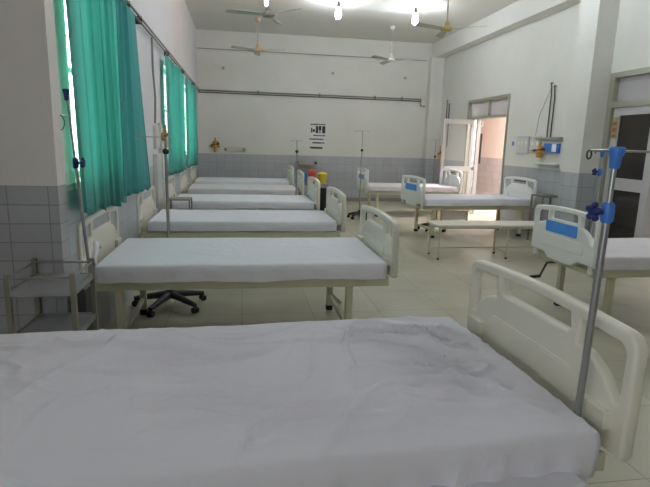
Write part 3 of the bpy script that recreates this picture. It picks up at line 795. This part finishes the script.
# ------------------------------------------------------------------ ceiling fans
def fan(x, y, zh, ang, label, hm, bm_='fan', blade=.62):
    root = empty('ceiling_fan', (x, y, zh), ang); drop = HC-zh
    MB().lathe([(.02, drop-.09), (.05, drop-.06), (.06, drop)], (0, 0, 0), 18).build('canopy', M[hm], root)
    MB().tube([(0, 0, .08), (0, 0, drop-.05)], .011, 10).build('rod', M[bm_], root)
    MB().lathe([(.04, -.045), (.085, -.035), (.10, -.01), (.09, .015), (.05, .035), (.03, .10), (.016, .12)], (0, 0, 0), 24).build('motor', M[hm], root)
    for k in range(3):
        a = 2*PI*k/3; b = MB()
        d = Vector((math.cos(a), math.sin(a), 0)); s = Vector((-d.y, d.x, 0))
        pts = [(.09, .025), (.2, .045), (blade-.06, .065), (blade-.01, .055), (blade, .03)]
        tv, bv = [], []
        for sg in (1, -1):
            for r0, w in (pts if sg > 0 else pts[::-1]):
                p = d*r0+s*w*sg+Vector((0, 0, .012*sg-.012))
                tv.append(b.bm.verts.new(p+Vector((0, 0, .002)))); bv.append(b.bm.verts.new(p-Vector((0, 0, .002))))
        b.bm.faces.new(tv); b.bm.faces.new(bv[::-1]); n = len(tv)
        for q in range(n): w_ = (q+1) % n; b.bm.faces.new((tv[q], bv[q], bv[w_], tv[w_]))
        b.build('blade', M[bm_], root, smooth=False)
    tag(root, label, 'ceiling fan', 'ceiling fans'); return root
fan(.40, 8.0, 3.27, R(70), 'ceiling fan in front of the orange bulb, top left', 'pipe')
fan(.35, 11.4, 3.33, R(-30), 'far ceiling fan with tan hub over the left end of the back wall', 'fan_orange')
fan(3.22, 11.3, 3.27, R(-25), 'far ceiling fan with white hub over the right end of the back wall', 'fan_white')
fan(3.22, 8.2, 3.28, R(80), 'ceiling fan with brassy cone hub near the beam, top right', 'brass')

# ------------------------------------------------------------------ bulbs
M['bulb'] = emit('white_lamp', (.88, .93, 1.), 112)
M['fill_dim'] = emit('dim_fill_lamp', (.95, .93, .9), 30)  # only for the unseen bulb added behind the camera
M['bulb_warm'] = emit('warm_lamp', (1., .42, .16), 60)
def bulb(x, y, m, label, r=.055):
    root = empty('ceiling_bulb', (x, y, HC)); tag(root, label, 'light bulb', 'bare ceiling bulbs')
    MB().lathe([(.05, -.02), (.055, 0)], (0, 0, 0), 16).build('ceiling_rose', M['plastic_white'], root)
    MB().lathe([(.022, -.13), (.026, -.06), (.02, -.02)], (0, 0, 0), 14).build('lamp_holder', M['pipe_dark'], root)
    MB().lathe([(.004, -.15-3.1*r), (r*.5, -.145-3*r), (r*.88, -.15-2.4*r), (r, -.15-1.7*r), (r*.8, -.14-.9*r), (.03, -.135), (.02, -.12)], (0, 0, 0), 20).build('glass_bulb', M[m], root)
    return root
bulb(1.72, 9.6, 'bulb', 'bright white ceiling bulb in the middle, left of the other white one')
bulb(3.17, 9.65, 'bulb', 'bright white ceiling bulb on the right, beside the fan with brassy hub')
bulb(.43, 9.3, 'bulb_warm', 'warm orange ceiling bulb just behind the top left fan', .035)
bulb(-1.5, -.4, 'fill_dim', 'added dim fill bulb, unseen behind the camera, left of the foreground bed')  # added to lift the near end, no lamp known there
for x, y, wh in ((.6, 6.7, 'third window row bed'), (3.5, 6.7, 'long low bench'), (.6, 3.6, 'second window row bed'), (3.3, 3.6, 'nearest right row bed')):  # out-of-view fill bulbs added to brighten the ward
    bulb(x, y, 'bulb', 'added unseen fill bulb overhead above the ' + wh)

# ------------------------------------------------------------------ doors
def frame_rect(mb, axis_x, y0, y1, z0, z1, w, t=.04):
    mb.box(axis_x-t/2, axis_x+t/2, y0, y0+w, z0, z1).box(axis_x-t/2, axis_x+t/2, y1-w, y1, z0, z1)
    return mb
# door_1: corridor doorway with transom
f = MB()
x0, x1 = XR-.02, XR+.10
f.box(x0, x1, DY0, DY0+.05, 0, 2.45).box(x0, x1, DY1-.06, DY1, 0, 2.45).box(x0, x1, DY0+.05, DY1-.06, 2.39, 2.45)
f.box(x0, x1, DY0+.05, DY1-.06, 2.03, 2.09).box(x0, x1, 10.06, 10.13, 2.09, 2.39)
d1 = S('door_1', f, M['alu'])
MB().box(XR+.04, XR+.048, DY0+.05, DY1-.06, 2.09, 2.39).build('transom_pane', M['frosted'], d1)
def leaf(name, w, h, m, glass, stile=.09, mid=(.92, 1.05), parent=None, th=.04):
    """door leaf hinged at the origin, running along -x"""
    root = empty(name)
    f = MB()
    f.box(-w, -w+stile, -th/2, th/2, 0.01, h).box(-stile, 0, -th/2, th/2, .01, h)
    f.box(-w+stile, -stile, -th/2, th/2, h-.1, h).box(-w+stile, -stile, -th/2, th/2, .01, .14).box(-w+stile, -stile, -th/2, th/2, mid[0], mid[1])
    f.build('leaf_frame', m, root, bevel=.003)
    MB().box(-w+stile, -stile, -.003, .003, .14, h-.1).build('pane', glass, root)
    hd = MB().tube([(-w+.045, -th/2, 1.0), (-w+.045, -th/2-.05, 1.0), (-w+.045, -th/2-.05, 1.15), (-w+.045, -th/2, 1.15)], .009, 8)
    hd.build('handle', M['chrome'], root)
    root['kind'] = 'structure'
    return root
l1 = leaf('door_2', .70, 2.02, M['doorwhite'], M['glass'], stile=.065, mid=(.93, 1.03))
l1.location = (XR-.07, 10.56, 0); l1.rotation_euler.z = R(2)
f = MB().box(XR, XR+.08, 10.53, 10.58, 0, 2.03).box(XR+.01, XR+.07, 10.58, DY1-.06, .95, 1.02)
S('door_3', f, M['doorwhite'])
MB().box(XR+.035, XR+.042, 10.58, DY1-.06, 0, 2.03).build('pane', M['glass'], bpy.data.objects['door_3'])
# door_4..: wide glazed doors in the recess at right
f = MB(); x0, x1 = XRN-.02, XRN+.10
f.box(x0, x1, RY0, RY0+.05, 0, 2.49).box(x0, x1, RY1-.10, RY1, 0, 2.49).box(x0, x1, RY0+.05, RY1-.10, 2.42, 2.49)
f.box(x0, x1, RY0+.05, RY1-.10, 2.03, 2.10).box(x0, x1, 5.05, 5.11, 2.10, 2.42)
d4 = S('door_4', f, M['alu'])
MB().box(XRN+.05, XRN+.058, RY0+.05, RY1-.10, 2.10, 2.42).build('transom_pane', M['frosted'], d4)
l3 = leaf('door_5', .80, 2.02, M['doorwhite'], M['pane_gloom'], stile=.12, mid=(.93, 1.09))
l3.location = (XRN+.03, 6.50, 0); l3.rotation_euler.z = R(90)
l4 = leaf('door_6', .80, 2.02, M['doorwhite'], M['pane_gloom'], stile=.12, mid=(.93, 1.09))
l4.location = (XRN+.03, RY0+.06, 0); l4.rotation_euler.z = R(-90)
t = MB().box(XRN-.005, XRN+.009, 6.39, 6.475, 1.62, 1.90).build('door_sticker', M['sticker']); tag(t, 'yellow and red sticker on the white stile of the right hand glazed door', 'sticker')
for (a, b) in ((1.70, 1.76), (1.63, 1.67), (1.79, 1.84)):
    MB().box(XRN-.008, XRN-.0055, 6.40, 6.465, a, b).build('print', M['sticker_red'], t)
# corridor details
t = empty('notice_board', (7.3, 15.5, 0)); tag(t, 'dark framed grey glass panel on the pink wall seen through the doorway', 'notice board')
MB().box(-.04, 0, -.45, -.38, .95, 1.86).box(-.04, 0, .38, .45, .95, 1.86).box(-.04, 0, -.38, .38, 1.79, 1.86).box(-.04, 0, -.38, .38, .95, 1.02).build('frame', M['pipe_dark'], t)
MB().box(-.02, 0, -.38, .38, 1.02, 1.79).build('pane', M['shelf'], t)
t = empty('corridor_sign', (7.3, 15.5, 2.08)); tag(t, 'small white sign with black writing high on the corridor wall', 'sign')
MB().box(-.02, 0, -.45, .45, -.02, .16).build('panel', M['plastic_white'], t)
k = MB()
for q in range(6): k.box(-.024, -.02, -.38+.13*q, -.30+.13*q, .03, .12)
k.build('lettering', M['ink'], t)

# ------------------------------------------------------------------ light
w = bpy.data.worlds.new('overcast_sky'); scene.world = w; w.use_nodes = True
bg = w.node_tree.nodes['Background']; bg.inputs[0].default_value = (.93, .96, 1., 1); bg.inputs[1].default_value = 6.0
def area(name, loc, rot, sx, sy, power, color=(1, 1, 1), portal=False):
    l = bpy.data.lights.new(name, 'AREA'); l.shape = 'RECTANGLE'; l.size = sx; l.size_y = sy; l.energy = power; l.color = color
    if portal: l.cycles.is_portal = True
    o = bpy.data.objects.new(name, l); COL.objects.link(o); o.location = loc; o.rotation_euler = rot
    return o
for (a, b, c, d) in WIN: area('window_portal', (XL-.3, (a+b)/2, (c+d)/2), (0, -PI/2, 0), d-c, b-a, 1, portal=True)
area('window_portal', (-2.66, -2.1, 1.8), (0, -PI/2, 0), 1.4, 2.6, 1, portal=True)
area('added_corridor_fill', (6.3, 10.6, 3.15), (0, 0, 0), .3, 3.0, 220, (1, .93, .9))  # unseen fill lamp added to brighten the corridor
area('added_side_room_fill', (6.9, 4.2, 3.15), (0, 0, 0), .1, 1.0, 6, (1, .95, .9))  # weak unseen fill lamp added inside the side room

# ------------------------------------------------------------------ camera
F, PIT, YAW, ROL = 511., R(11.13), R(9.43), R(-1.58)
cp, sp, cw, sw, cr, sr = math.cos(PIT), math.sin(PIT), math.cos(YAW), math.sin(YAW), math.cos(ROL), math.sin(ROL)
fw = Vector((sw*cp, cw*cp, -sp)); rt = Vector((cw, -sw, 0)); dn = fw.cross(rt)
r = rt*cr+dn*sr; d = dn*cr-rt*sr
cam = bpy.data.cameras.new('camera'); co = bpy.data.objects.new('camera', cam); COL.objects.link(co)
cam.sensor_width = 36; cam.lens = F/650*36; cam.clip_start = .05
mw = Matrix.Identity(4)
for i in range(3): mw[i][0] = r[i]; mw[i][1] = -d[i]; mw[i][2] = -fw[i]
mw[2][3] = 1.45
co.matrix_world = mw
scene.camera = co
vs = scene.view_settings
vs.view_transform = 'Standard'; vs.look = 'None'; vs.exposure = 0.7; vs.gamma = 1; vs.use_curve_mapping = False
scene.cycles.max_bounces = 10; scene.cycles.diffuse_bounces = 6; scene.cycles.sample_clamp_indirect = 6
scene.cycles.use_denoising = True
